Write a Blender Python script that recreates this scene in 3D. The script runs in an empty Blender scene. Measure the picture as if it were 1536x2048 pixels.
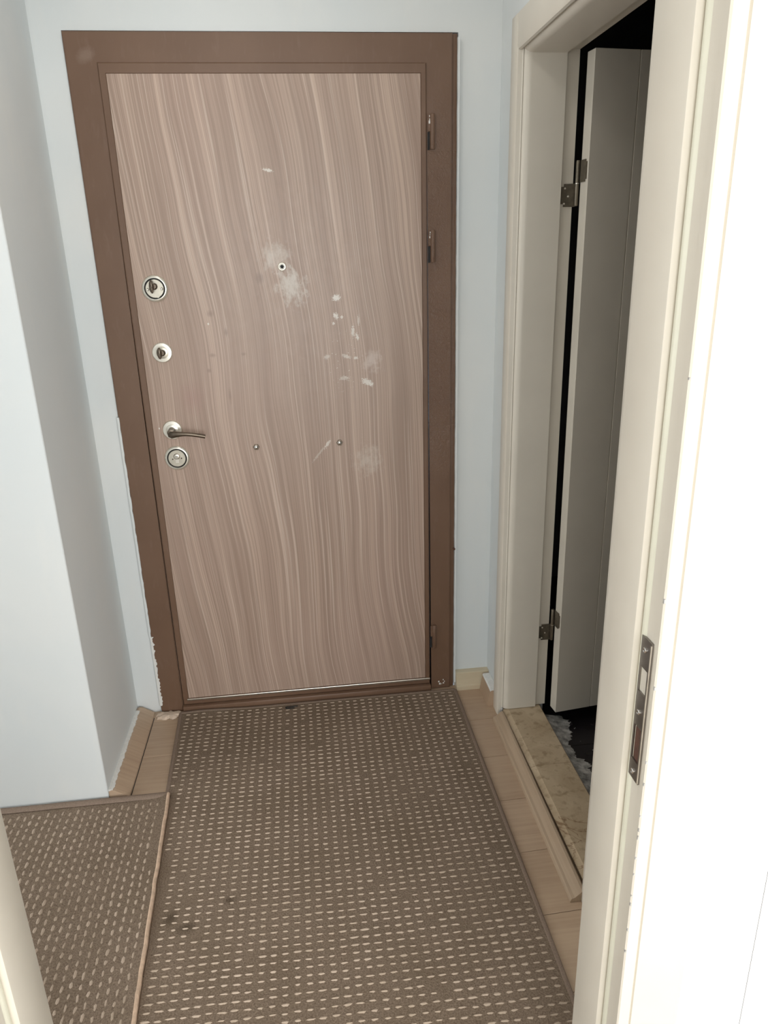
import bpy, bmesh, math, random
from mathutils import Vector, Matrix, noise as mnoise
random.seed(7)
PI = math.pi
S = bpy.context.scene
C = S.collection

# ------------------------------------------------------------------ camera
YAW, PITCH, ROLL = 0.1106, 0.3365, -0.0272
fw = Vector((math.sin(YAW)*math.cos(PITCH), math.cos(YAW)*math.cos(PITCH), -math.sin(PITCH)))
rt = Vector((math.cos(YAW), -math.sin(YAW), 0)); up = rt.cross(fw)
r2 = math.cos(ROLL)*rt + math.sin(ROLL)*up; u2 = -math.sin(ROLL)*rt + math.cos(ROLL)*up
cam = bpy.data.cameras.new('camera'); co = bpy.data.objects.new('camera', cam); C.objects.link(co)
m = Matrix((r2, u2, -fw)).transposed().to_4x4(); m.translation = Vector((0.5511, -2.2758, 1.4895))
co.matrix_world = m
cam.sensor_fit = 'VERTICAL'; cam.sensor_height = 36.0; cam.sensor_width = 27.0
cam.lens = 1458.9/2048*36; cam.clip_start = 0.02
S.camera = co
# ------------------------------------------------------------------ world, light, exposure
w = bpy.data.worlds.new('world'); S.world = w; w.use_nodes = True
w.node_tree.nodes['Background'].inputs[0].default_value = (0.75, 0.86, 1.0, 1)
w.node_tree.nodes['Background'].inputs[1].default_value = 1.0
def area(name, loc, rot, sx, sy, power, col):
    l = bpy.data.lights.new(name, 'AREA'); l.shape = 'RECTANGLE'; l.size = sx; l.size_y = sy
    l.energy = power; l.color = col
    o = bpy.data.objects.new(name, l); C.objects.link(o); o.location = loc; o.rotation_euler = rot
    return o
area('window_daylight', (1.65, -4.62, 1.30), (PI/2, 0, 0), 4.1, 1.7, 98, (1.0, 0.985, 0.955))
area('hall_end_daylight', (-2.12, -0.93, 1.35), (PI/2, 0, -PI/2), 0.8, 1.7, 17, (0.97, 0.985, 1.0))
S.view_settings.view_transform = 'Standard'; S.view_settings.look = 'None'
S.view_settings.gamma = 1.0; S.view_settings.use_curve_mapping = False
S.view_settings.exposure = 0.5

# ------------------------------------------------------------------ node helper
def srgb(r, g, b):
    f = lambda c: (c/255/12.92 if c/255 <= .04045 else ((c/255+.055)/1.055)**2.4)
    return (f(r), f(g), f(b), 1)
class NT:
    def __init__(s, name, rough=.5, metal=0, spec=.5):
        s.mat = bpy.data.materials.new(name); s.mat.use_nodes = True
        s.t = s.mat.node_tree; s.b = s.t.nodes['Principled BSDF']
        s.b.inputs['Roughness'].default_value = rough; s.b.inputs['Metallic'].default_value = metal
        s.b.inputs['Specular IOR Level'].default_value = spec
        s._co = None
    def n(s, typ, **kw):
        nd = s.t.nodes.new(typ)
        for k, v in kw.items(): setattr(nd, k, v)
        return nd
    def put(s, sock, v):
        if isinstance(v, bpy.types.NodeSocket): s.t.links.new(v, sock)
        else: sock.default_value = v
    @property
    def co(s):
        if s._co is None: s._co = s.n('ShaderNodeTexCoord').outputs['Object']
        return s._co
    def xyz(s):
        q = s.n('ShaderNodeSeparateXYZ'); s.put(q.inputs[0], s.co); return q.outputs
    def vec(s, x, y, z):
        q = s.n('ShaderNodeCombineXYZ')
        for i, v in enumerate((x, y, z)): s.put(q.inputs[i], v)
        return q.outputs[0]
    def m(s, op, a, b=0.0, c=0.0, clamp=False):
        q = s.n('ShaderNodeMath', operation=op, use_clamp=clamp)
        s.put(q.inputs[0], a); s.put(q.inputs[1], b); s.put(q.inputs[2], c); return q.outputs[0]
    def map(s, scale, loc=(0, 0, 0), v=None):
        q = s.n('ShaderNodeMapping'); s.put(q.inputs[0], v if v is not None else s.co)
        q.inputs['Scale'].default_value = scale; q.inputs['Location'].default_value = loc; return q.outputs[0]
    def noise(s, v, scale=1, detail=2, rough=.5, dist=0):
        q = s.n('ShaderNodeTexNoise'); s.put(q.inputs['Vector'], v); q.inputs['Scale'].default_value = scale
        q.inputs['Detail'].default_value = detail; q.inputs['Roughness'].default_value = rough
        q.inputs['Distortion'].default_value = dist; return q.outputs['Fac']
    def ramp(s, f, stops):
        q = s.n('ShaderNodeValToRGB'); s.put(q.inputs[0], f); e = q.color_ramp.elements
        while len(e) < len(stops): e.new(.5)
        for k, (p, c) in enumerate(stops):
            e[k].position = p; e[k].color = c if isinstance(c, tuple) else (c, c, c, 1)
        return q.outputs[0]
    def mix(s, f, a, b, blend='MIX'):
        q = s.n('ShaderNodeMix', data_type='RGBA', blend_type=blend)
        s.put(q.inputs[0], f); s.put(q.inputs[6], a); s.put(q.inputs[7], b); return q.outputs[2]
    def rng(s, f, a, b, c=0.0, d=1.0):
        q = s.n('ShaderNodeMapRange'); s.put(q.inputs[0], f)
        for i, v in enumerate((a, b, c, d)): q.inputs[i+1].default_value = v
        return q.outputs[0]
    def bump(s, h, strength=.2, dist=.002):
        q = s.n('ShaderNodeBump'); s.put(q.inputs['Height'], h); q.inputs['Strength'].default_value = strength
        q.inputs['Distance'].default_value = dist; s.t.links.new(q.outputs[0], s.b.inputs['Normal'])
    def col(s, v): s.put(s.b.inputs['Base Color'], v); return s
    def rgh(s, v): s.put(s.b.inputs['Roughness'], v)
    def ell(s, X, Z, cx, cz, rx, rz, soft=.5, nz=None, amt=.0, rot=0):
        """soft-edged elliptical mask in the x-z plane, broken up by a noise field"""
        dx = s.m('SUBTRACT', X, cx); dz = s.m('SUBTRACT', Z, cz)
        if rot:
            a = s.m('ADD', s.m('MULTIPLY', dx, math.cos(rot)), s.m('MULTIPLY', dz, math.sin(rot)))
            dz = s.m('SUBTRACT', s.m('MULTIPLY', dz, math.cos(rot)), s.m('MULTIPLY', dx, math.sin(rot))); dx = a
        d = s.m('SQRT', s.m('ADD', s.m('POWER', s.m('DIVIDE', s.m('ABSOLUTE', dx), rx), 2.0), s.m('POWER', s.m('DIVIDE', s.m('ABSOLUTE', dz), rz), 2.0)))
        if nz is not None: d = s.m('ADD', d, s.m('MULTIPLY', s.m('SUBTRACT', nz, .5), amt))
        return s.rng(d, 1.0, 1.0-soft)

# ------------------------------------------------------------------ materials
M = {}
def wallmat(name, c1, c2, c3):
    t = NT(name, .75, spec=.25)
    a = t.noise(t.co, 1.6, 3, .6, .4); b = t.noise(t.map((9, 9, 2.2)), 1, 4, .6); f = t.noise(t.co, 160, 2)
    c = t.mix(t.rng(a, .35, .65), c1, c2); c = t.mix(t.m('MULTIPLY', t.rng(b, .52, .72), .55), c, c3)
    t.col(c); t.rgh(t.rng(b, .3, .7, .62, .85)); t.bump(t.m('ADD', t.m('MULTIPLY', b, .8), t.m('MULTIPLY', f, .15)), .25, .002)
    M[name] = t.mat
wallmat('wall_paint', (.765, .79, .782, 1), (.71, .755, .765, 1), (.80, .81, .785, 1))
wallmat('wall_white', (.80, .81, .80, 1), (.77, .79, .79, 1), (.82, .82, .80, 1))
def plain(name, c, rough=.5, metal=0, var=.12, sc=20, bump=.0, spec=.5, stretch=(1, 1, 1), bsc=120):
    t = NT(name, rough, metal, spec)
    n = t.noise(t.map(stretch), sc, 3, .6)
    d = tuple(x*(1-var) for x in c[:3])+(1,); l = tuple(min(1, x*(1+var)) for x in c[:3])+(1,)
    t.col(t.mix(t.rng(n, .3, .7), d, l)); t.rgh(t.rng(n, .3, .7, rough*.9, min(1, rough*1.1)))
    if bump: t.bump(t.noise(t.co, bsc, 3), bump, .001)
    M[name] = t.mat; return t
plain('cream_paint', (.72, .675, .585, 1), .42, var=.03, sc=6, bump=.05, bsc=40)
plain('cream_leaf', (.66, .615, .53, 1), .45, var=.03, sc=6)
plain('gasket_pale', (.76, .75, .62, 1), .35, var=.03)  # pale tone of the seal carries the lit band on the rebate
plain('steel_satin', (.74, .71, .64, 1), .33, 1, var=.06, sc=60)
plain('nickel_pale', (.83, .80, .71, 1), .30, .75, var=.05, sc=60)
plain('steel_dark', (.17, .14, .11, 1), .36, 1, var=.1, sc=50)
plain('chrome', (.62, .60, .57, 1), .2, 1, var=.05)
plain('nickel_face', (.56, .53, .45, 1), .36, .8, var=.06, sc=90)
plain('strike_steel', (.27, .25, .23, 1), .36, 1, var=.12, sc=30)
plain('hinge_bronze', (.20, .175, .135, 1), .42, .8, var=.2, sc=60)
plain('black_gap', (.012, .012, .012, 1), .7, var=.1)
plain('dark_wood_hole', (.10, .045, .03, 1), .8, var=.4, sc=200)
plain('plaster', (.66, .53, .42, 1), .9, var=.15, sc=90, bump=.5)
plain('white_plaster', (.78, .78, .75, 1), .85, var=.06, sc=90, bump=.4)
plain('carpet_trim', (.235, .175, .135, 1), .9, var=.15, sc=300, bump=.5, bsc=500, spec=.1)
plain('carpet_backing', (.60, .44, .32, 1), .95, var=.18, sc=60, bump=.6, bsc=300, spec=.1)
plain('cement', (.46, .45, .43, 1), .95, var=.6, sc=45, bump=1.0, bsc=90)
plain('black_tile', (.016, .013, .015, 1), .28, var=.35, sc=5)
plain('grout', (.42, .40, .37, 1), .9, var=.2)
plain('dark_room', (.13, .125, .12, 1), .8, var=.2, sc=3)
plain('ceiling_white', (.8, .8, .78, 1), .9, var=.02)
plain('room_floor', (.42, .33, .25, 1), .5, var=.12, sc=4, stretch=(1, 8, 1))

t = NT('fill_lamp_glow', .4); t.col((.9, .88, .82, 1)); t.b.inputs['Emission Color'].default_value = (1, .96, .9, 1); t.b.inputs['Emission Strength'].default_value = 12.0; M['fill_lamp_glow'] = t.mat  # glow of the added fill lamp over the hall
t = NT('brown_paint', .42)                       # painted steel door set, brushed strokes by the hinges
X, Y, Z = t.xyz()
n1 = t.noise(t.co, 4, 3); n2 = t.noise(t.map((60, 1, 14)), 1, 4, .65, .5); n3 = t.noise(t.co, 130, 4, .7, 1.2)
hs = t.m('MULTIPLY', t.m('GREATER_THAN', X, .955), t.m('MULTIPLY', t.rng(Z, .7, 1.0), t.rng(Z, 1.98, 1.75)))
base = t.mix(t.rng(n1, .3, .7), (.150, .085, .052, 1), (.182, .107, .068, 1))
base = t.mix(t.m('MULTIPLY', t.rng(n2, .55, .75), .25), base, (.235, .155, .118, 1))
sm = t.ell(X, Z, .052, 2.005, .03, .02, .7, n3, .7, .5)
base = t.mix(t.m('MULTIPLY', sm, .22), base, (.42, .33, .28, 1))
t.col(base); t.rgh(t.m('SUBTRACT', .42, t.m('MULTIPLY', hs, .16)))
t.bump(t.m('ADD', t.m('MULTIPLY', n2, .3), t.m('MULTIPLY', n3, t.m('ADD', .06, t.m('MULTIPLY', hs, 3.0)))), .45, .0016)
M['brown_paint'] = t.mat

t = NT('wood_veneer', .40)                       # printed wavy grain with paint specks and smears
X, Y, Z = t.xyz()
wv = t.noise(t.vec(t.m('MULTIPLY', X, 2.6), 0.0, t.m('MULTIPLY', Z, 1.25)), 1, 1, .4)
wv2 = t.noise(t.vec(t.m('MULTIPLY', X, 9.0), 3.0, t.m('MULTIPLY', Z, 2.6)), 1, 2, .5)
U = t.m('ADD', X, t.m('MULTIPLY', Z, .075))
U = t.m('ADD', U, t.m('MULTIPLY', t.m('SUBTRACT', wv, .5), .105))
U = t.m('ADD', U, t.m('MULTIPLY', t.m('SUBTRACT', wv2, .5), .012))
band = t.noise(t.vec(t.m('MULTIPLY', U, 24), 7.0, t.m('MULTIPLY', Z, .35)), 1, 3, .6)
fine = t.noise(t.vec(t.m('MULTIPLY', U, 240), 1.0, t.m('MULTIPLY', Z, .8)), 1, 3, .65)
lin = t.noise(t.vec(t.m('MULTIPLY', U, 150), 5.0, t.m('MULTIPLY', Z, .9)), 1, 2, .5)
c = t.mix(t.rng(band, .32, .68), (.355, .250, .195, 1), (.54, .405, .325, 1))
c = t.mix(t.m('MULTIPLY', t.rng(fine, .42, .60), .72), c, (.285, .203, .157, 1))
c = t.mix(t.m('MULTIPLY', t.rng(lin, .58, .66), .55), c, (.63, .51, .43, 1))
big = t.noise(t.map((2.2, 1, 1.1)), 1, 2)
c = t.mix(t.m('MULTIPLY', t.rng(big, .5, .7), .25), c, (.48, .335, .28, 1))
sp = t.noise(t.map((1, 1, 1)), 55, 4, .6); spk = t.noise(t.co, 170, 2); sm = t.noise(t.map((1, 1, .6)), 48, 6, .75)
def over(c, mask, k, col): return t.mix(t.m('MULTIPLY', mask, k), c, col)
wh = (.72, .68, .62, 1); sp2 = t.noise(t.co, 260, 3, .6)
c = over(c, t.ell(X, Z, .505, 1.500, .048, .048, .9, sm, 2.8), .6, (.62, .57, .51, 1))
c = over(c, t.ell(X, Z, .545, 1.415, .046, .062, .8, sm, 3.2, .4), .7, (.64, .60, .54, 1))
c = over(c, t.ell(X, Z, .455, 1.44, .016, .02, .8, sm, 1.2), .5, (.19, .13, .10, 1))
for (cx, cz, rx, rz, k, rot) in ((.677, 1.378, .011, .008, 1, 0), (.673, 1.326, .006, .009, .9, .5), (.665, 1.305, .004, .004, .9, 0),
        (.690, 1.322, .004, .004, .8, 0), (.722, 1.28, .004, .016, .8, 0), (.735, 1.262, .004, .010, .9, .2),
        (.640, 1.206, .008, .006, .5, .4), (.760, 1.125, .016, .008, .9, -.4), (.772, 1.118, .007, .006, 1, 0), (.700, 1.205, .012, .005, .6, -.3),
        (.690, 1.140, .014, .006, .45, 0), (.728, 1.20, .006, .004, .8, 0), (.628, .935, .004, .014, .75, -.6), (.60, .905, .003, .03, .3, -.7),
        (.501, 1.726, .012, .0035, .9, -.2), (.297, 1.316, .0025, .003, 1, 0), (.118, 1.012, .002, .002, 1, 0), (.74, 1.31, .003, .012, .5, 0)):
    c = over(c, t.ell(X, Z, cx, cz, rx*1.25, rz*1.25, .4, sp2, 2.6, rot), k, wh)
c = over(c, t.ell(X, Z, .775, 1.19, .032, .04, .9, sm, 3.6), .5, (.66, .57, .52, 1))
c = over(c, t.ell(X, Z, .755, .875, .052, .055, .95, sm, 3.6), .5, (.62, .55, .48, 1))
c = over(c, t.m('MULTIPLY', t.ell(X, Z, .70, 1.19, .075, .11, .6), t.rng(spk, .67, .72)), .7, wh)
for (cx, cz, rx, rz) in ((.305, 1.345, .014, .012), (.345, 1.29, .008, .014), (.392, 1.225, .010, .006), (.30, 1.225, .012, .008), (.285, 1.18, .008, .008), (.34, 1.10, .006, .03)):
    c = over(c, t.ell(X, Z, cx, cz, rx, rz, .8, sm, 1.0), .4, (.17, .115, .09, 1))
c = over(c, t.ell(X, Z, .225, 1.10, .05, .06, .9, sm, .8), .28, (.36, .19, .17, 1))
t.col(c); t.rgh(t.rng(sm, .3, .7, .36, .46)); t.bump(fine, .06, .0006)
M['wood_veneer'] = t.mat

t = NT('carpet_pile', .95, spec=.1)
a = t.noise(t.co, 260, 3, .7); b = t.noise(t.co, 5, 3, .6); d = t.noise(t.map((1, 1, 1)), 34, 3)
c = t.mix(t.rng(a, .32, .68), (.135, .097, .068, 1), (.295, .225, .168, 1))
c = t.mix(t.m('MULTIPLY', t.rng(b, .42, .66), .30), c, (.135, .098, .062, 1))
X, Y, Z = t.xyz()
for (cx, cy, rx, ry) in ((.165, -.892, .022, .03), (.205, -.925, .026, .022), (.30, -.86, .02, .015)):
    c = t.mix(t.m('MULTIPLY', t.ell(X, Y, cx, cy, rx, ry, .8, d, 1.2), .6), c, (.055, .040, .025, 1))
t.col(c); t.bump(a, .8, .003); M['carpet_pile'] = t.mat
t = NT('carpet_loop', .95, spec=.1)
a = t.noise(t.co, 420, 2); b = t.noise(t.co, 7, 2)
t.col(t.mix(t.rng(b, .35, .7), t.mix(a, (.44, .345, .265, 1), (.56, .455, .365, 1)), t.mix(a, (.33, .255, .185, 1), (.46, .37, .285, 1))))
t.bump(a, .4, .001); M['carpet_loop'] = t.mat

def woodfloor(name, c1, c2, c3, rough=.42, axis='x'):
    t = NT(name, rough)
    X, Y, Z = t.xyz()
    oi = t.n('ShaderNodeObjectInfo').outputs['Random']
    if axis == 'y': X, Y = Y, X
    g = t.noise(t.vec(t.m('MULTIPLY', X, 3.0), t.m('MULTIPLY', Y, 90), t.m('MULTIPLY', oi, 30)), 1, 3, .6, .4)
    l = t.noise(t.co, 9, 3)
    c = t.mix(t.rng(g, .35, .65), c1, c2); c = t.mix(t.m('MULTIPLY', t.rng(l, .45, .7), .5), c, c3)
    c = t.mix(t.m('MULTIPLY', oi, .35), c, (c1[0]*.8, c1[1]*.74, c1[2]*.68, 1))
    t.col(c); t.bump(g, .08, .0008); M[name] = t.mat
woodfloor('floor_wood', (.45, .325, .225, 1), (.53, .39, .275, 1), (.56, .425, .30, 1))
woodfloor('strip_wood', (.42, .32, .225, 1), (.50, .39, .28, 1), (.46, .365, .27, 1), axis='y')
woodfloor('pale_wood', (.60, .52, .37, 1), (.66, .58, .43, 1), (.55, .45, .31, 1))
t = NT('marble', .32)
a = t.noise(t.co, 7, 5, .65, .8); b = t.noise(t.co, 38, 3, .6); v = t.noise(t.map((1, 1, 1), (3, 1, 0)), 5, 4, .55, 1.5)
c = t.mix(t.rng(a, .35, .65), (.44, .335, .215, 1), (.58, .465, .32, 1)); c = t.mix(t.m('MULTIPLY', t.rng(b, .52, .68), .75), c, (.30, .215, .125, 1))
vein = t.rng(t.m('ABSOLUTE', t.m('SUBTRACT', v, .5)), .012, .0)
X, Y, Z = t.xyz()
c = t.mix(t.m('MULTIPLY', vein, t.m('MULTIPLY', t.rng(Y, -.55, -.66), .75)), c, (.17, .085, .035, 1))
t.col(c); M['marble'] = t.mat

# ------------------------------------------------------------------ mesh helpers
def bx(bm, x0, x1, y0, y1, z0, z1, bev=0, seg=2):
    vs = [bm.verts.new(p) for p in ((x0,y0,z0),(x1,y0,z0),(x1,y1,z0),(x0,y1,z0),(x0,y0,z1),(x1,y0,z1),(x1,y1,z1),(x0,y1,z1))]
    fs = [bm.faces.new([vs[i] for i in f]) for f in ((0,3,2,1),(4,5,6,7),(0,1,5,4),(1,2,6,5),(2,3,7,6),(3,0,4,7))]
    if bev:
        es = list({e for f in fs for e in f.edges})
        bmesh.ops.bevel(bm, geom=es, offset=bev, segments=seg, affect='EDGES', profile=.5)
    return bm
def box(*a, **k): return bx(bmesh.new(), *a, **k)
def prism(bm, pts, fn, t0, t1):
    """pts: closed 2-D profile; fn(a, b, t) -> 3-D"""
    A = [bm.verts.new(fn(a, b, t0)) for a, b in pts]; B = [bm.verts.new(fn(a, b, t1)) for a, b in pts]
    n = len(pts)
    for i in range(n): bm.faces.new((A[i], A[(i+1) % n], B[(i+1) % n], B[i]))
    bm.faces.new(A[::-1]); bm.faces.new(B)
    return bm
def lathe(bm, prof, c, axis='y', seg=40, sx=1, sz=1):
    """prof: (radius, offset along axis towards the camera)"""
    rings = []
    for r, h in prof:
        ring = []
        for k in range(seg):
            a = 2*PI*k/seg
            if axis == 'y': p = (c[0]+r*math.cos(a)*sx, c[1]-h, c[2]+r*math.sin(a)*sz)
            elif axis == 'x': p = (c[0]-h, c[1]+r*math.cos(a), c[2]+r*math.sin(a))
            else: p = (c[0]+r*math.cos(a), c[1]+r*math.sin(a), c[2]+h)
            ring.append(bm.verts.new(p))
        rings.append(ring)
    for i in range(len(rings)-1):
        for k in range(seg):
            bm.faces.new((rings[i][k], rings[i][(k+1) % seg], rings[i+1][(k+1) % seg], rings[i+1][k]))
    bm.faces.new(rings[0]); bm.faces.new(rings[-1])
    return bm
def tube(bm, pts, rads, seg=12, flat=None):
    """swept elliptical tube; rads: (ra, rb) along side and up"""
    rings = []
    for i, p in enumerate(pts):
        p = Vector(p); d = (Vector(pts[min(i+1, len(pts)-1)])-Vector(pts[max(i-1, 0)])).normalized()
        ref = flat if flat is not None else (Vector((0, 0, 1)) if abs(d.z) < .9 else Vector((0, 1, 0)))
        s = d.cross(ref).normalized(); u = s.cross(d).normalized()
        ra, rb = rads[i] if isinstance(rads, list) else rads
        rings.append([bm.verts.new(p+s*ra*math.cos(2*PI*k/seg)+u*rb*math.sin(2*PI*k/seg)) for k in range(seg)])
    for i in range(len(rings)-1):
        for k in range(seg): bm.faces.new((rings[i][k], rings[i][(k+1) % seg], rings[i+1][(k+1) % seg], rings[i+1][k]))
    bm.faces.new(rings[0]); bm.faces.new(rings[-1])
    return bm
def obj(name, bm, mat, parent=None, smooth=False, kind=None, label=None):
    bmesh.ops.recalc_face_normals(bm, faces=bm.faces)
    me = bpy.data.meshes.new(name); bm.to_mesh(me); bm.free()
    return link(name, me, mat, parent, smooth, kind, label)
def link(name, me, mat, parent=None, smooth=False, kind=None, label=None):
    if not me.materials: me.materials.append(M[mat])
    if smooth:
        me.polygons.foreach_set('use_smooth', [True]*len(me.polygons))
        me.set_sharp_from_angle(angle=math.radians(38))
    o = bpy.data.objects.new(name, me); C.objects.link(o)
    if parent is not None: adopt(o, parent)
    if kind: o['kind'] = kind
    if label: o['label'] = label
    return o
def adopt(o, parent):
    o.parent = parent
    if parent.type == 'EMPTY': o.matrix_parent_inverse = Matrix.Translation(-parent.location)
def tag(o, label, cat, group=None, kind=None):
    o['label'] = label; o['category'] = cat
    if group: o['group'] = group
    if kind: o['kind'] = kind
    return o
def empty(name, loc, label, cat, kind=None):
    o = bpy.data.objects.new(name, None); C.objects.link(o); o.location = loc; o.empty_display_size = .05
    return tag(o, label, cat, None, kind)

# ------------------------------------------------------------------ the shell
FZ = -.012                                     # sub-floor under the planks
H = 2.60
XR, XB = 1.168, 1.316                          # hall face and bathroom face of the right wall
YN, YC = -1.415, -1.535                        # hall face and room face of the near wall
fl = obj('floor', box(-2.2, XR, -4.7, .0, -.12, FZ), 'room_floor')
tag(fl, 'light brown wooden plank floor showing beside the carpet edges', 'floor', kind='structure')
tag(obj('ceiling', box(-2.2, 3.9, -4.8, .3, H, H+.1), 'ceiling_white'), 'plain white ceiling above hall and room, out of view', 'ceiling', kind='structure')
b = bmesh.new()
bx(b, -.95, -.003, 0, .16, -.12, H); bx(b, 1.0445, XB, 0, .16, -.12, H); bx(b, -.003, 1.0445, 0, .16, 2.064, H)
wb = tag(obj('wall_back', b, 'wall_paint'), 'pale bluish white painted wall around the brown entrance door', 'wall', kind='structure')
wl = tag(obj('wall_left', box(-.95, -.081, -.44, -.0005, -.12, H, bev=.003), 'wall_paint'), 'bright white painted wall block left of the entrance door', 'wall', kind='structure')
b = bmesh.new()
OY0, OY1, OZ = -.985, -.19, 1.99               # bathroom doorway in the right wall
bx(b, XR, XB, OY1, -.0005, -.12, H); bx(b, XR, XB, YC, OY0, -.12, H); bx(b, XR, XB, OY0, OY1, OZ, H); bx(b, XR, XB, OY0, OY1, -.12, -.03)
tag(obj('wall_right', b, 'wall_paint'), 'narrow pale blue wall strip beside the bathroom door casing', 'wall', kind='structure')
b = bmesh.new()
NX0, NX1, NZ = .085, .985, 2.07
bx(b, -2.2, NX0, YC, YN, -.12, H); bx(b, NX1, XR-.0005, YC, YN, -.12, H); bx(b, NX0, NX1, YC, YN, NZ, H)
bx(b, XR, 3.9, YC-.0005, YC+.1, -.12, H)
tag(obj('wall_front', b, 'wall_white'), 'white wall to the right of the near door frame', 'wall', kind='structure')
b = bmesh.new()                                # the rest of the hall and of the room behind the camera
bx(b, -2.3, -2.2, -4.8, -.43, -.12, H); bx(b, -2.2, -.9505, -.44, -.34, -.12, H)
tag(obj('wall_hall', b, 'wall_white'), 'white wall closing off the left end of hall', 'wall', kind='structure')
b = bmesh.new()
bx(b, 3.9, 4.0, -4.8, YC-.001, -.12, H)
tag(obj('wall_room', b, 'wall_white'), 'white side wall of the room behind the camera', 'wall', kind='structure')
b = bmesh.new()
bx(b, -2.2, -.45, -4.8, -4.7, -.12, H); bx(b, 3.75, 3.9, -4.8, -4.7, -.12, H); bx(b, -.45, 3.75, -4.8, -4.7, -.12, .38); bx(b, -.45, 3.75, -4.8, -4.7, 2.24, H)
tag(obj('wall_window', b, 'wall_white'), 'white wall with the wide window behind the camera', 'wall', kind='structure')
tag(obj('floor_room', box(XR+.0005, 3.9, -4.7, YC-.001, -.12, .0), 'room_floor'), 'floor of the room behind the camera right of doorway', 'floor', kind='structure')
w2 = empty('window_2', (-2.2, -.93, .45), 'glazed opening lighting the far left end of hall', 'window', 'structure')
for (a, c, d, e) in ((-1.36, -.50, .43, .48), (-1.36, -.50, 2.22, 2.27), (-1.36, -1.31, .48, 2.22), (-.55, -.50, .48, 2.22)):
    obj('window_frame', box(-2.1995, -2.16, a, c, d, e, bev=.004), 'cream_paint', w2)
win = empty('window_1', (1.65, -4.75, .38), 'wide window lighting the room behind the camera', 'window', 'structure')
for (a, c, d, e) in ((-.45, 3.75, .38, .44), (-.45, 3.75, 2.18, 2.24), (-.45, -.39, .44, 2.18), (3.69, 3.75, .44, 2.18), (1.62, 1.68, .44, 2.18)):
    obj('window_frame', box(a, c, -4.77, -4.72, d, e, bev=.004), 'cream_paint', win)

# planks of the hall floor, slightly out of square with the walls
SK = .031
for k in range(9):
    ya = -.060-.195*(k-1)-.0007 if k else .02; yb = -.060-.195*k+.0007
    x0 = -.0805 if k < 3 else -.60
    x1 = XR-.001
    f = lambda x, y: min(-.0008, y+SK*x)
    b = bmesh.new()
    P = [(x0, f(x0, yb)), (x1, f(x1, yb)), (x1, f(x1, ya)), (x0, f(x0, ya))]
    if YN-.12 > yb: continue
    prism(b, P, lambda a, c, tt: (a, c, tt), FZ, 0.0)
    bmesh.ops.bevel(b, geom=[e for e in b.edges if all(v.co.z > -.001 for v in e.verts)], offset=.0012, segments=1, affect='EDGES')
    obj('floor_plank', b, 'floor_wood', fl)

# baseboards
b = prism(bmesh.new(), [(-.080, .0), (-.022, .0), (-.024, .006), (-.062, .030), (-.072, .032), (-.080, .028)], lambda a, c, tt: (a, tt, c), -.438, -.012)
tag(obj('baseboard_left', b, 'floor_wood'), 'worn wooden skirting board loose from the left wall', 'baseboard', kind='structure')
bl = C.objects['baseboard_left']
obj('gap_shadow_strip', box(-.0222, -.0200, -.436, -.040, .0, .0007), 'black_gap', bl)  # black strip painted in for the shadow gap at the skirting foot
q = bmesh.new(); L = []
for i in range(61):
    y = -.436+.40*i/60; wd = .004+.005*abs(mnoise.noise(Vector((y*30, 0, 0))))+.003*random.random()
    L.append([q.verts.new(p) for p in ((-.0808, y, .0285), (-.0808, y, .0345), (-.0765+wd*.4, y, .0345), (-.0735+wd, y, .0325-.2*max(0, wd-.006)), (-.076+wd, y, .0295))])
for i in range(60):
    for k in range(5): q.faces.new((L[i][k], L[i][(k+1) % 5], L[i+1][(k+1) % 5], L[i+1][k]))
q.faces.new(L[0]); q.faces.new(L[-1])
obj('torn_paint_edge', q, 'white_plaster', bl)
b = prism(bmesh.new(), [(0, 0), (-.040, 0), (-.040, .016), (-.034, .019), (-.026, .062), (-.022, .064), (0, .064)], lambda a, c, tt: (tt, a, c), 1.0465, 1.167)
tag(obj('baseboard_back', b, 'pale_wood'), 'short pale wooden skirting piece right of the brown door frame', 'baseboard', kind='structure')
brd = prism(bmesh.new(), [(XR-.001, 0), (1.131, 0), (1.131, .004), (1.141, .056), (1.145, .060), (XR-.001, .060)], lambda a, c, tt: (a, tt, c), -.150, -.0405)
br = tag(obj('baseboard_right', brd, 'floor_wood'), 'brown skirting end with white painted top beside bathroom casing', 'baseboard', kind='structure')
obj('painted_top', prism(bmesh.new(), [(1.141, .0565), (1.1405, .060), (1.145, .0635), (XR-.001, .0635), (XR-.001, .0605), (1.1455, .0605)], lambda a, c, tt: (a, tt, c), -.1495, -.0405), 'white_plaster', br)

# ragged plaster along the left side of the steel frame and a lump on the floor at its foot
def ragged(z0, z1, n, wmin, wmax, x, side, y=-.0145):
    b = bmesh.new(); L = []
    for i in range(n+1):
        z = z0+(z1-z0)*i/n; wd = random.uniform(wmin, wmax)
        L.append([b.verts.new(p) for p in ((x-side*.006, y+.0135, z), (x-side*.005, y, z+random.uniform(-.002, .002)), (x+side*wd, y-.0005, z), (x+side*wd, y+.0135, z))])
    for i in range(n):
        for k in range(4): b.faces.new((L[i][k], L[i][(k+1) % 4], L[i+1][(k+1) % 4], L[i+1][k]))
    b.faces.new(L[0]); b.faces.new(L[-1])
    return b
obj('plaster_edge', ragged(.03, .30, 46, .000, .007, .003, 1), 'white_plaster', wb)
obj('plaster_edge', ragged(.30, 1.05, 60, .000, .0025, .001, 1), 'wall_paint', wb)
obj('plaster_edge', ragged(.02, 2.05, 90, .000, .0012, 1.0415, -1), 'wall_paint', wb)
obj('wall_plug', lathe(bmesh.new(), [(.004, 0), (.004, .006), (.002, .008)], (1.0385, -.012, .545), 'y', 10), 'dark_wood_hole', wb)
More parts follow.
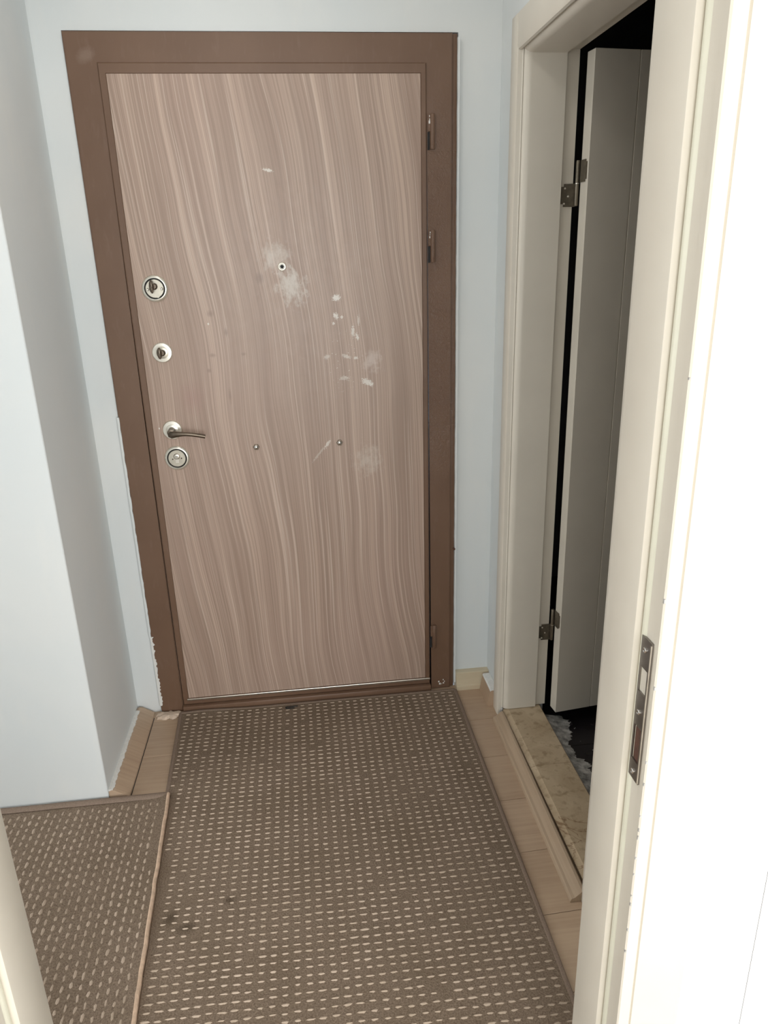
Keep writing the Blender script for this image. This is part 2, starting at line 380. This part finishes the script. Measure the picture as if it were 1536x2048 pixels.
def blob(name, cx, cy, z, rx, ry, h, mat, parent, seed, n=28, jag=.25):
    b = bmesh.new(); rnd = random.Random(seed); rings = []
    rr = [1+rnd.uniform(-jag, jag) for _ in range(n)]
    for s, zz in ((1, 0), (.92, h*.7), (.6, h), (.3, h)):
        rings.append([b.verts.new((cx+rx*s*rr[k]*math.cos(2*PI*k/n), cy+ry*s*rr[k]*math.sin(2*PI*k/n), z+zz+rnd.uniform(-.1, .1)*h)) for k in range(n)])
    for i in range(3):
        for k in range(n): b.faces.new((rings[i][k], rings[i][(k+1) % n], rings[i+1][(k+1) % n], rings[i+1][k]))
    b.faces.new(rings[3]); b.faces.new(rings[0])
    return obj(name, b, mat, parent, True)
pl = blob('plaster_lump', .032, -.036, .0005, .046, .0215, .011, 'plaster', None, 3)
tag(pl, 'pinkish lump of dried plaster at the foot of the brown frame', 'plaster')

# ------------------------------------------------------------------ door_1: brown steel entrance door
d1 = empty('door_1', (.52, 0, 0), 'brown steel entrance door with wood grain panel and four locks', 'door', 'structure')
b = bmesh.new()
FY = -.013
prism(b, [(0, 0), (.076, 0), (.076, 1.9915), (.9555, 1.9915), (.9555, 0), (1.026, 0), (1.026, 2.06), (0, 2.06)], lambda a, c, tt: (a, tt, c), FY, .11)
bmesh.ops.bevel(b, geom=[e for e in b.edges if all(v.co.y < FY+.001 for v in e.verts)], offset=.003, segments=2, affect='EDGES')
obj('door_frame', b, 'brown_paint', d1, True)
obj('frame_return', box(1.0262, 1.041, -.004, .11, 0, 2.06, bev=.002), 'brown_paint', d1, True)
obj('threshold_bar', box(.0765, .955, -.030, .11, .0, .026, bev=.004), 'brown_paint', d1, True)
PY = -.0185
b = bmesh.new()                                # leaf: a tray of steel with a raised border, chamfered at its outer edge
x0, x1, z0, z1 = .079, .952, .028, 1.9885
px0, px1, pz0, pz1 = .0985, .936, .054, 1.9625
def ring(ax0, ax1, az0, az1, y): return [b.verts.new(p) for p in ((ax0, y, az0), (ax1, y, az0), (ax1, y, az1), (ax0, y, az1))]
RG = [ring(x0, x1, z0, z1, .05), ring(x0, x1, z0, z1, PY+.003), ring(x0+.003, x1-.003, z0+.003, z1-.003, PY), ring(px0-.001, px1+.001, pz0-.001, pz1+.001, PY), ring(px0, px1, pz0, pz1, PY+.001), ring(px0, px1, pz0, pz1, .0)]
for i in range(5):
    for k in range(4): b.faces.new((RG[i][k], RG[i][(k+1) % 4], RG[i+1][(k+1) % 4], RG[i+1][k]))
b.faces.new(RG[0]); b.faces.new(RG[5])
leaf = obj('door_leaf', b, 'brown_paint', d1, True)
obj('wood_grain_panel', box(px0+.0006, px1-.0006, PY-.0012, -.0002, pz0+.0006, pz1-.0006, bev=.0008, seg=1), 'wood_veneer', d1, label='greyish brown wood grain panel with paint specks')
obj('bottom_rail_edge', box(px0-.004, .952, PY-.0075, PY-.004, .047, .0545, bev=.0012), 'steel_satin', d1)
VY = PY-.0012
def screw(c, r, parent, mat='steel_satin', axis='y'):
    o = obj('screw', lathe(bmesh.new(), [(r, 0), (r, r*.25), (r*.7, r*.55), (r*.3, r*.4), (r*.28, r*.15)], c, axis, 14), mat, parent, True)
def knob(c, parent, hw=.0075, hz=.0175, out=.022):
    b = lathe(bmesh.new(), [(.009, 0), (.009, .010), (.006, .013)], c, 'y', 20)
    # thumb-turn blade: a flattened oval standing up from the spindle
    n = 20; rings = []
    for s, h in ((.55, .008), (.95, .012), (1, .018), (.85, .0235), (.45, .026)):
        rings.append([b.verts.new((c[0]-.006+hw*s*math.cos(2*PI*k/n), c[1]-h, c[2]+hz*s*math.sin(2*PI*k/n))) for k in range(n)])
    for i in range(4):
        for k in range(n): b.faces.new((rings[i][k], rings[i][(k+1) % n], rings[i+1][(k+1) % n], rings[i+1][k]))
    b.faces.new(rings[0]); b.faces.new(rings[-1])
    return obj('turn_knob', b, 'steel_dark', parent, True)
def big_rose(name, c, r, label):
    o = obj(name, lathe(bmesh.new(), [(r, 0), (r, .002), (r*.95, .006), (r*.85, .0085), (r*.79, .0085), (r*.77, .004), (r*.2, .004)], (c[0], VY, c[1]), 'y', 56), 'nickel_pale', d1, True, label=label)
    obj('groove_ring', lathe(bmesh.new(), [(r*.768, .0), (r*.768, .0045), (r*.5, .0045), (r*.2, .0045)], (c[0], VY-.001, c[1]), 'y', 48), 'black_gap', o)
    obj('lock_face', lathe(bmesh.new(), [(r*.68, .004), (r*.68, .0075), (r*.66, .0082), (r*.2, .0082)], (c[0], VY, c[1]), 'y', 48), 'nickel_face', o, True)
    return o
def euro(c, parent, rot=0):
    y = VY-.0082
    obj('cylinder_slot', box(c[0]-.0055, c[0]+.0055, y-.0012, y+.001, c[1]-.021, c[1]-.002, bev=.0005), 'steel_satin', parent)
    obj('cylinder_rim', lathe(bmesh.new(), [(.0095, 0), (.0095, .0010), (.0085, .0014), (.002, .0014)], (c[0], y, c[1]), 'y', 28), 'steel_dark', parent, True)
    obj('cylinder_plug', lathe(bmesh.new(), [(.0078, 0), (.0078, .0024), (.0068, .003), (.002, .003)], (c[0], y, c[1]), 'y', 28), 'nickel_pale', parent, True)
    obj('key_slit', box(c[0]-.0045, c[0]+.0045, y-.0034, y-.002, c[1]-.001, c[1]+.0008), 'black_gap', parent)
o = big_rose('upper_lock', (.157, 1.420), .0375, 'large round lock rosette with thumb turn, topmost')
obj('key_cover', prism(bmesh.new(), [(.1640+.007*math.cos(a), 1.413+.019*math.sin(a)*(1 if math.sin(a) < 0 else .9)) for a in [2*PI*k/24 for k in range(24)]], lambda a, c, tt: (a, tt, c), VY-.0098, VY-.0080), 'nickel_face', o)
knob((.158, VY-.008, 1.426), o, .0070, .0185)
screw((.138, VY-.0082, 1.418), .0042, o); screw((.1775, VY-.0082, 1.419), .0042, o)
c = (.155, 1.239)
o = obj('middle_lock', lathe(bmesh.new(), [(.0295, 0), (.0295, .003), (.027, .006), (.019, .0066), (.0185, .0055), (.004, .0055)], (c[0], VY, c[1]), 'y', 48), 'nickel_pale', d1, True, label='small round rosette with thumb turn')
obj('lock_face', lathe(bmesh.new(), [(.0172, .004), (.0172, .0068), (.016, .0074), (.004, .0074)], (c[0], VY, c[1]), 'y', 40), 'nickel_face', o, True)
knob((.157, VY-.0074, 1.239), o, .0070, .0170)
c = (.157, 1.006)
o = obj('door_handle', lathe(bmesh.new(), [(.0295, 0), (.0295, .003), (.027, .0065), (.018, .007), (.0178, .010), (.015, .0112), (.004, .0112)], (c[0], VY, c[1]), 'y', 48), 'nickel_pale', d1, True, label='lever handle on a round rosette')
obj('spindle', lathe(bmesh.new(), [(.0105, .010), (.0100, .028), (.0095, .046), (.004, .047)], (c[0], VY, c[1]), 'y', 28), 'steel_dark', o, True)
pts, rad = [], []
for i in range(13):
    s = i/12
    pts.append((.150+.108*s, VY-.043-.006*math.sin(PI*s), .999+.004*math.sin(PI*s)-.010*s*s))
    rad.append((.0085-.0025*min(1, s*1.5), .0128-.0072*min(1, s*2.2)+.0006*s))
rad[0] = (.004, .006)
obj('lever', tube(bmesh.new(), pts, rad, 16), 'steel_dark', o, True)
o = big_rose('lower_lock', (.161, .917), .0385, 'large round lock rosette with a key cylinder, lowest')
euro((.161, .923), o)
screw((.148, VY-.0082, .915), .0022, o, 'steel_dark'); screw((.1745, VY-.0082, .9165), .0022, o, 'steel_dark')
o = obj('peephole', lathe(bmesh.new(), [(.0125, 0), (.0125, .002), (.0105, .0045), (.0075, .005), (.006, .003), (.002, .003)], (.523, VY, 1.470), 'y', 32), 'nickel_pale', d1, True)
obj('lens', lathe(bmesh.new(), [(.0058, .0028), (.0050, .0042), (.0025, .005), (.0008, .0052)], (.523, VY, 1.470), 'y', 24), 'black_gap', o, True)
for cx in (.405, .666):
    o = obj('hexagon_nut', lathe(bmesh.new(), [(.0098, 0), (.0098, .004), (.0085, .005), (.005, .005)], (cx, VY, .938), 'y', 6), 'steel_dark', d1)
    obj('bolt_end', lathe(bmesh.new(), [(.0062, .004), (.0062, .0075), (.0045, .009), (.0015, .0095)], (cx, VY, .938), 'y', 20), 'chrome', o, True)
for (za, zb, ch) in ((1.773, 1.863, 1), (1.470, 1.560, 1), (.172, .262, 0)):
    zm = (za+zb)/2
    o = obj('door_hinge', lathe(bmesh.new(), [(.006, 0), (.0072, .002), (.0072, zb-za-.002), (.006, zb-za)], (.9685, -.0185, za), 'z', 20), 'brown_paint', d1, True)
    obj('hinge_slot', box(.9548, .9612, -.0142, -.0128, za-.001, zm), 'black_gap', o)
    obj('hinge_knuckle', box(.9555, .9660, -.0200, -.0128, zm+.001, zb-.002, bev=.001), 'brown_paint', o)
    if ch:
        q = bmesh.new(); rnd = random.Random(za)
        for k in range(3): bx(q, .9562+rnd.uniform(0, .003), .960+rnd.uniform(0, .002), -.0206, -.0198, zb-.008-.007*k+rnd.uniform(-.003, 0), zb-.006-.007*k+rnd.uniform(0, .003))
        obj('paint_chip', q, 'white_plaster', o)
q = bmesh.new(); rnd = random.Random(5)
for (cx, cz) in ((.986, .028), (.990, .019), (.996, .018), (1.003, .020), (1.007, .027), (1.003, .034)): s_ = rnd.uniform(.0012, .0036); bx(q, cx-s_, cx+s_*rnd.uniform(.3, 1), -.0136, -.0126, cz-s_*rnd.uniform(.4, 1.2), cz+s_, bev=.0004, seg=1)
obj('paint_chip', q, 'white_plaster', d1)

# ------------------------------------------------------------------ door_2: cream bathroom door, standing open
d2 = empty('door_2', (1.24, -.6, 0), 'cream bathroom door standing open into the dark room, with its frame', 'door', 'structure')
CT = 2.055                                     # top of the casing
JP = [(XR-.0005, -.152), (1.1530, -.152), (1.1515, -.154), (1.1515, -.201), (1.1545, -.2055), (1.1650, -.2075), (1.1675, -.2110), (1.1690, -.2105),
      (1.1700, -.2125), (1.1725, -.2168), (1.1768, -.2200), (1.1830, -.2218), (1.188, -.2222), (1.2785, -.2222), (1.2795, -.2212), (1.2795, -.2105), (1.3155, -.2105), (1.3155, -.1905), (XR-.0005, -.1905)]
SZ = 1.9655                                    # soffit of the head
SILL = .030
def jamb_prof(mirror=None):
    if mirror is None: return JP
    return [(a, mirror-c) for a, c in JP][::-1]
def vert(prof, z0, z1): return prism(bmesh.new(), prof, lambda a, c, tt: (a, c, tt), z0, z1)
# the casing runs from the floor, the jamb stands on the sill
def split(prof): return prof
cas = [p for p in JP[:7]]+[(1.1675, -.1910), (XR-.0005, -.1910)]
jam = [(1.1680, -.1908)]+JP[7:17]+[(1.3155, -.1908)]
MY = -.222-.955                                # mirror line sum for the near jamb (near reveal at y = -.955)
for mir in (None, MY):
    pr = lambda P: P if mir is None else [(a, mir-c) for a, c in P][::-1]
    obj('casing', prism(bmesh.new(), pr(cas), lambda a, c, tt: (a, c, tt), .0005, CT), 'cream_paint', d2, True)
    obj('jamb', prism(bmesh.new(), pr(jam), lambda a, c, tt: (a, c, tt), SILL+.002, 1.9885), 'cream_paint', d2, True)
hd = lambda P: [(a, SZ+(-.2222-c)*-1.0) for a, c in P]
hcas = [(a, SZ+(c+.2222)) for a, c in cas]; hjam = [(a, SZ+(c+.2222)) for a, c in jam]
# head: bigger round-over
hj = [(1.1685, 1.9885), (1.1685, 1.9785), (1.1700, 1.9755), (1.1740, 1.9705), (1.1800, 1.9670), (1.1880, SZ), (1.2785, SZ), (1.2795, SZ+.001), (1.2795, SZ+.010), (1.3155, SZ+.010), (1.3155, 1.9885)]
obj('head_jamb', prism(bmesh.new(), hj, lambda a, c, tt: (a, tt, c), -.966, -.2107), 'cream_paint', d2, True)
hc = [(XR-.0005, 1.9800), (1.1670, 1.9775), (1.1600, 1.9745), (1.1545, 1.9765), (1.1520, 1.9820), (1.1520, CT), (XR-.0005, CT)]
obj('head_casing', prism(bmesh.new(), hc, lambda a, c, tt: (a, tt, c), -.970, -.2078), 'cream_paint', d2, True)
q = blob('foot_chip', 1.1665, -.2115, .001, .006, .004, .03, 'cement', d2, 9, 12)
# leaf, hinged on the far jamb and swung a little past square
hx, hy = 1.3265, -.2165
ang = math.radians(7)
def lf(u, v, z):                               # u along the leaf from the hinge edge, v from the near face towards the back
    x = 1.3345+u*math.cos(ang)-v*math.sin(ang); y = -.2655+u*math.sin(ang)+v*math.cos(ang)
    return (x, y, z)
LZ0, LZ1 = .031, 1.9660
gx = .1270
def leafbox(bm, u0, u1, v0, v1, z0, z1, bev=0):
    bx(bm, u0, u1, v0, v1, z0, z1, bev=bev)
b = bmesh.new()
leafbox(b, 0, .725, .002, .040, LZ0, LZ1, .0015)
for (u0, u1) in ((0, gx-.0012), (gx+.0012, .60), (.6024, .725)): leafbox(b, u0, u1, .0, .003, LZ0, LZ1, .0008)
for v in b.verts: v.co = Vector(lf(*v.co))
lfo = obj('door_leaf', b, 'cream_leaf', d2)
def hinge(zc):
    o = obj('door_hinge', lathe(bmesh.new(), [(.0045, 0), (.0055, .002), (.0055, .110), (.0045, .112)], (1.3235, -.2195, zc-.0545), 'z', 20), 'hinge_bronze', d2, True)
    obj('pin_gap', lathe(bmesh.new(), [(.0058, 0), (.0058, .002)], (1.3235, -.2195, zc), 'z', 20), 'steel_satin', o)
    b = bx(bmesh.new(), 1.2830, 1.3220, -.2140, -.2108, zc-.056, zc+.001)
    bmesh.ops.bevel(b, geom=[e for e in b.edges if abs(e.verts[0].co.x-1.2830) < 1e-4 and abs(e.verts[1].co.x-1.2830) < 1e-4 and abs(e.verts[0].co.z-e.verts[1].co.z) < 1e-4], offset=.007, segments=4, affect='EDGES')
    obj('jamb_plate', b, 'hinge_bronze', o)
    b = bx(bmesh.new(), -.0030, -.0004, .006, .0375, zc+.003, zc+.057)
    bmesh.ops.bevel(b, geom=[e for e in b.edges if abs(e.verts[0].co.y-.006) < 1e-4 and abs(e.verts[1].co.y-.006) < 1e-4 and abs(e.verts[0].co.z-e.verts[1].co.z) < 1e-4], offset=.006, segments=4, affect='EDGES')
    for v in b.verts: v.co = Vector(lf(*v.co))
    obj('leaf_plate', b, 'hinge_bronze', o)
    for (xx, zz) in ((1.2925, -.010), (1.302, -.030), (1.2915, -.048)): screw((xx, -.2140, zc+zz), .0026, o, 'steel_satin')
hinge(1.660); hinge(.337)

# marble sill and the wooden ramp strip in front of it
b = prism(bmesh.new(), [(XR+.0005, -.029), (1.317, -.029), (1.2985, -.029), (1.2985, .027), (1.2955, .0300), (1.1860, .0300), (1.1835, .0285), (1.1815, .0255), (1.1815, .001)], lambda a, c, tt: (a, tt, c), -.5150, -.1915)
b.free()
sp_ = [(1.1690, -.029), (1.2985, -.029), (1.2985, .027), (1.2955, .0300), (1.1860, .0300), (1.1825, .0285), (1.1690, .0240)]
ms = empty('marble_sill', (1.24, -.6, -.029), 'veined beige marble sill under the bathroom door frame', 'sill')
obj('sill_slab', prism(bmesh.new(), sp_, lambda a, c, tt: (a, tt, c), -.5150, -.1915), 'marble', ms)
obj('sill_slab', prism(bmesh.new(), sp_, lambda a, c, tt: (a, tt, c), -.9840, -.5162), 'marble', ms)
strip = [(1.129, .0008), (1.166, .0008), (1.1675, .0275), (1.1640, .0300), (1.1580, .0295), (1.1400, .0130), (1.1340, .0115), (1.1310, .0090)]
b = prism(bmesh.new(), strip, lambda a, c, tt: (a-.006*(1 if tt < -.5 else 0), tt, c), -.978, -.2290)
tag(obj('threshold_strip', b, 'strip_wood', None), 'dusty wooden ramp strip lying loose along the marble sill', 'strip')

# bathroom: low dark floor of black tiles, dim walls
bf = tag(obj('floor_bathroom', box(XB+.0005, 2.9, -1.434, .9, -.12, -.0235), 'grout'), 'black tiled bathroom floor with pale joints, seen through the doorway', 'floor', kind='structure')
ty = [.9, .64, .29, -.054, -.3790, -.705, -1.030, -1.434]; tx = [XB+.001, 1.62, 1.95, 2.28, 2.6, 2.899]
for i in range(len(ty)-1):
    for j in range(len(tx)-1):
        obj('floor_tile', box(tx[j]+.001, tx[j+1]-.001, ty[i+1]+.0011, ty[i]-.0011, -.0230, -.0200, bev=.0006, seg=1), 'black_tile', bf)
b = bmesh.new()
bx(b, 2.9, 3.0, -1.434, 1.0, -.12, H); bx(b, XB, 2.9, .9, 1.0, -.12, H); bx(b, XB, XB+.06, .1605, .9, -.12, H)
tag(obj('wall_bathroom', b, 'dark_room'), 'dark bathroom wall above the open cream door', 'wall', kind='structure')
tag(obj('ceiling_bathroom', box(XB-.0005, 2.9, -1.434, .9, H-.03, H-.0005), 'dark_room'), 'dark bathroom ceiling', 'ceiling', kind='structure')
# cement smear and dust along the foot of the sill
b = bmesh.new(); nY, nX = 220, 12; V = []
for i in range(nY+1):
    y = -.215-.74*i/nY
    wd = .066+.018*math.sin(y*23+1)+.034*(mnoise.noise(Vector((y*17, 0, 3))))+.020*mnoise.noise(Vector((y*70, 2, 0)))+.010*mnoise.noise(Vector((y*210, 2, 7)))
    wd *= 1.0 if y > -.5 else .85
    row = []
    for j in range(nX+1):
        s = j/nX; x = 1.2990+max(.02, wd)*s
        h = .012*(1-s)**2+.006*(1-s)+.0035*mnoise.noise(Vector((x*60, y*60, 0)))*(1-s*.7)
        zb = -.0290 if x < XB else -.0200
        row.append(b.verts.new((x, y, -.0195+max(.0004, h))))
    V.append(row)
for i in range(nY):
    for j in range(nX): b.faces.new((V[i][j], V[i][j+1], V[i+1][j+1], V[i+1][j]))
ext = bmesh.ops.extrude_face_region(b, geom=list(b.faces))
for v in [e for e in ext['geom'] if isinstance(e, bmesh.types.BMVert)]: v.co.z = -.0225 if v.co.x > XB+.001 else -.0225
tag(obj('cement_smear', b, 'cement', None, True), 'grey smear of dried cement on black tiles behind the sill', 'cement', kind='stuff')
b = bmesh.new(); rnd = random.Random(2)
for k in range(26):
    x, y = rnd.uniform(1.335, 1.5), rnd.uniform(-.62, -.25); s = rnd.uniform(.0006, .0017)
    bmesh.ops.create_icosphere(b, subdivisions=1, radius=s, matrix=Matrix.Translation((x, y, -.0198)))
tag(obj('plaster_crumbs', b, 'white_plaster'), 'tiny white plaster crumbs scattered on the black bathroom tiles', 'crumbs', kind='stuff')

# ------------------------------------------------------------------ door_3: the cream frame the camera looks through
d3 = empty('door_3', (.53, -1.475, 0), 'cream door frame in the foreground with a steel strike plate', 'door', 'structure')
SX, RX = .950, .9600                           # stop face, rebate face
YS = -1.500                                    # end of the stop
YF = -1.5475                                   # front of the room-side casing
def near(mx):
    f = (lambda P: P) if mx is None else (lambda P: [(mx-a, c) for a, c in P][::-1])
    v = lambda P: prism(bmesh.new(), f(P), lambda a, c, tt: (a, c, tt), .0005, 2.062)
    obj('jamb', v([(SX, -1.417), (SX+.001, -1.4155), (.9845, -1.4155), (.9845, -1.5345), (RX, -1.5345), (RX, YS-.0005), (SX+.0005, YS), (SX, YS+.0015)]), 'cream_paint', d3, True)
    P = [(RX, YS-.0009)]+[(RX-.0026*math.sin(PI*k/8)-.0002, YS-.0012-.0130*k/8) for k in range(9)]+[(RX, YS-.0150)]
    obj('gasket_light_band', v(P), 'gasket_pale', d3, True)  # seal made broad and pale to imitate the light gradient on the rebate
    # room-side casing: flat edge band, fine groove, broad softly rounded face
    P = [(RX-.0005, -1.5352), (RX-.0005, YF+.002), (RX+.0015, YF), (.9760, YF), (.9770, YF+.0022), (.9785, YF+.0022), (.9800, YF-.0008), (.990, YF-.0015), (1.048, YF-.0005), (1.0545, YF+.002), (1.0570, YF+.006), (1.0570, -1.5352)]
    obj('casing', v(P), 'cream_paint', d3, True)
    P = [(SX+.008, -1.4150), (SX+.008, -1.402), (SX+.010, -1.4000), (1.046, -1.4000), (1.05, -1.404), (1.05, -1.4150)]
    obj('casing', v(P[::-1]), 'cream_paint', d3, True)
near(None)
near(SX+.1125)
obj('head_jamb', box(.1126, .9499, -1.5345, -1.4155, 2.028, 2.0625, bev=.001), 'cream_paint', d3)
obj('casing', box(.0130, 1.0500, -1.4150, -1.4000, 2.0630, 2.13, bev=.003), 'cream_paint', d3)
obj('casing', box(.0060, 1.0570, YF, -1.5352, 2.0630, 2.135, bev=.003), 'cream_paint', d3)
# strike plate with its two openings
def plate():
    b = bmesh.new(); y0, y1 = -1.5355, -1.5090
    x0, x1 = RX-.0032, RX-.0002
    a0, a1 = -1.5305, -1.5125
    for (ya, yb, za, zb) in ((y0, y1, .828, .856), (y0, y1, .908, .958), (y0, y1, .994, 1.036), (y0, a0, .856, .908), (a1, y1, .856, .908), (y0, a0, .958, .994), (a1, y1, .958, .994)):
        bx(b, x0, x1, ya, yb, za, zb)
    bmesh.ops.remove_doubles(b, verts=b.verts, dist=1e-5)
    return b
sp = obj('strike_plate', plate(), 'strike_steel', d3, label='steel strike plate with two openings')
obj('plate_lip', box(RX-.0044, RX-.0032, -1.5362, -1.5345, .830, 1.034), 'steel_satin', sp)
obj('latch_opening', box(RX-.0009, RX-.0003, -1.5304, -1.5126, .9582, .9938), 'cream_paint', sp)
obj('bolt_opening', box(RX-.0009, RX-.0003, -1.5304, -1.5126, .8562, .9078), 'dark_wood_hole', sp)
for z in (1.020, .930, .839): screw((RX-.0032, -1.5205, z), .0038, sp, 'chrome', 'x')
b = bmesh.new(); rnd = random.Random(11)
for z in (.981, .872, .838, .787, .765, .752, .718, .69, .652, .636, .59, .55, 1.10, 1.36):
    q_ = rnd.uniform(.0006, .0016); bx(b, RX-.0010, RX+q_*.4, YF-.0006, YF+.0012+q_, z-rnd.uniform(.0006, .003), z+rnd.uniform(.0006, .003))
obj('paint_chip', b, 'cement', d3, kind='stuff')

# ------------------------------------------------------------------ carpets
def loops(name, cells, mat, parent, zf):
    """lens-shaped pale yarn dashes, each a low ridge"""
    vs, fs = [], []
    for (x, y, L, W, ax, hgt) in cells:
        i0 = len(vs); z = zf(x, y)
        j = lambda s: s*(1+random.uniform(-.42, .35)); L *= random.uniform(.82, 1.18)
        pts = [(-L/2, 0), (-L*.2, -j(W/2)), (L*.22, -j(W/2)), (L/2, random.uniform(-.3, .3)*W), (L*.2, j(W/2)), (-L*.24, j(W/2))]
        for (a, c) in pts:
            p = (x+a, y+c) if ax == 'x' else (x+c, y+a)
            vs.append((p[0], p[1], z-.0006))
        for (a, c) in ((-L*.25, 0), (L*.25, 0)):
            p = (x+a, y+c) if ax == 'x' else (x+c, y+a); vs.append((p[0], p[1], z+hgt))
        A, B = i0+6, i0+7
        for f in ((0, 1, 6), (1, 2, 7, 6), (2, 3, 7), (3, 4, 7), (4, 5, 6, 7), (5, 0, 6)): fs.append([i0+k for k in f])
    me = bpy.data.meshes.new(name); me.from_pydata(vs, [], fs); me.update()
    o = link(name, me, mat, parent); o['kind'] = 'stuff'; return o
def slab(fx0, fx1, y0, y1, nx, ny, zt, zb):
    b = bmesh.new(); T, Bt = [], []
    for i in range(ny+1):
        y = y0+(y1-y0)*i/ny
        xa, xb = fx0(y), fx1(y)
        T.append([b.verts.new((xa+(xb-xa)*j/nx, y, zt(xa+(xb-xa)*j/nx, y))) for j in range(nx+1)])
        Bt.append([b.verts.new((xa+(xb-xa)*j/nx, y, zb(xa+(xb-xa)*j/nx, y))) for j in range(nx+1)])
    for i in range(ny):
        for j in range(nx):
            b.faces.new((T[i][j], T[i][j+1], T[i+1][j+1], T[i+1][j])); b.faces.new((Bt[i][j], Bt[i+1][j], Bt[i+1][j+1], Bt[i][j+1]))
        for (k) in (0, nx): b.faces.new((T[i][k], T[i+1][k], Bt[i+1][k], Bt[i][k]))
    for j in range(nx):
        for k in (0, ny): b.faces.new((T[k][j], T[k][j+1], Bt[k][j+1], Bt[k][j]))
    return b
lx1 = lambda y: .090+.0015*mnoise.noise(Vector((y*16, 0, 0)))-.051*(y+.47)
fx0 = lambda y: .068-.042*y if y > -.449 else lx1(y)+.0105
fx1 = lambda y: 1.040
def ztop(x, y):
    z = .0075+.0008*mnoise.noise(Vector((x*6, y*6, 0)))
    z += .006*math.exp(-((x-.15)**2)/.01-((y+.04)**2)/.0012)       # slight curl by the threshold
    return z
CY0, CY1 = -.040, -2.15
car = empty('entrance_carpet', (.55, -1.1, .0006), 'long brown carpet with pale dashes running up to the entrance door', 'carpet')
obj('carpet_body', slab(fx0, fx1, CY0, CY1, 24, 60, ztop, lambda x, y: .0006), 'carpet_pile', car)
cells = []
for i in range(107):
    y = -.056-.0198*i
    for j in range(37):
        x = .097+.0263*j+random.uniform(-.0012, .0012)
        if x < fx0(y)+.012 or x > 1.032: continue
        if random.random() < .012: continue
        lo = mnoise.noise(Vector((x*4, y*4, 5)))
        cells.append((x, y+random.uniform(-.0014, .0014)+.0012*mnoise.noise(Vector((x*9, y*9, 2))), .0170+.004*lo+random.uniform(-.0018, .0030)+.0035*min(1, max(0, (-y-.6)*1.6)), .0072+random.uniform(-.0012, .0012), 'x', .0018))
loops('yarn_dashes', cells, 'carpet_loop', car, ztop)
b = bmesh.new()
def edge(pts, w=.0065, h=.0046): tube(b, pts, (w, h), 8)
edge([(fx0(y), y, ztop(fx0(y), y)-.0025) for y in [CY0-.405*k/20 for k in range(21)]])
edge([(1.040, CY0+(CY1-CY0)*k/40, .0052) for k in range(41)])
edge([(.068+(.972)*k/30, CY0, ztop(.068+.972*k/30, CY0)-.002) for k in range(31)])
obj('edge_binding', b, 'carpet_trim', car, True)

# second piece, running off to the left, its cut edge lapping over the first
def ztop2(x, y):
    z = .0105+.0009*mnoise.noise(Vector((x*7, y*7, 9)))
    e = lx1(y)
    z += .0085*math.exp(-max(0, e-x)/.035) if x > -.2 else 0
    return z
LY0, LY1 = -.4475, -1.398
lc = empty('side_carpet', (-.4, -.92, .0006), 'brown carpet piece with lengthwise dashes and a cut edge at left', 'carpet')
def zb2(x, y): return .0006
obj('carpet_body', slab(lambda y: -1.55, lx1, LY0-.008, LY1, 60, 50, ztop2, zb2), 'carpet_pile', lc)
cells = []
for i in range(80):
    x = -1.52+.0205*i
    for j in range(36):
        y = -.494-.0262*j+(0.004 if i % 2 else -.003)
        xx = x+.010*math.sin(y*3)+random.uniform(-.001, .001)
        if xx > lx1(y)-.012 or y < LY1+.012: continue
        cells.append((xx, y, .0205+random.uniform(-.003, .004), .0085+random.uniform(-.0014, .0012), 'y', .0018))
loops('yarn_dashes', cells, 'carpet_loop', lc, ztop2)
b = bmesh.new()
ys = [LY0-.008+(LY1-LY0+.008)*k/70 for k in range(71)]
tube(b, [(lx1(y)+.0035+.0012*mnoise.noise(Vector((y*40, 1, 0))), y, .0135+.001*mnoise.noise(Vector((y*30, 4, 0)))) for y in ys], (.0052, .0072), 8)
obj('cut_edge', b, 'carpet_backing', lc, True, label='frayed tan cut edge')
b = bmesh.new()
tube(b, [(-1.55+(1.644)*k/60, LY0-.010, .013+.001*mnoise.noise(Vector((k*.5, 0, 0)))) for k in range(61)], (.0120, .0055), 8)
obj('edge_binding', b, 'carpet_trim', lc, True)

# bent wire on the carpet by the threshold
b = bmesh.new()
tube(b, [(.474, -.0600, .0105), (.452, -.0600, .0105), (.436, -.0605, .0105), (.4315, -.0645, .0105), (.434, -.0690, .0105), (.447, -.0700, .0105), (.463, -.0695, .0105)], (.0016, .0016), 8)
tag(obj('bent_wire', b, 'black_gap', None, True), 'small dark bent wire lying on the carpet by the door', 'wire')

# added round fill lamp, out of view, put in to brighten the hall
lm = empty('hall_fill_lamp', (.40, -.80, H), 'added unseen fill lamp on the hall ceiling, brightening the hall', 'lamp')
lm.location.z = H-.07
obj('fill_lamp_base', lathe(bmesh.new(), [(.13, -.02), (.13, 0), (.10, 0)], (.40, -.80, H-.0005), 'z', 40), 'ceiling_white', lm, True)
obj('fill_lamp_shade', lathe(bmesh.new(), [(.02, -.068), (.08, -.062), (.115, -.048), (.128, -.022), (.128, -.0205), (.05, -.0205)], (.40, -.80, H-.0005), 'z', 40), 'fill_lamp_glow', lm, True)
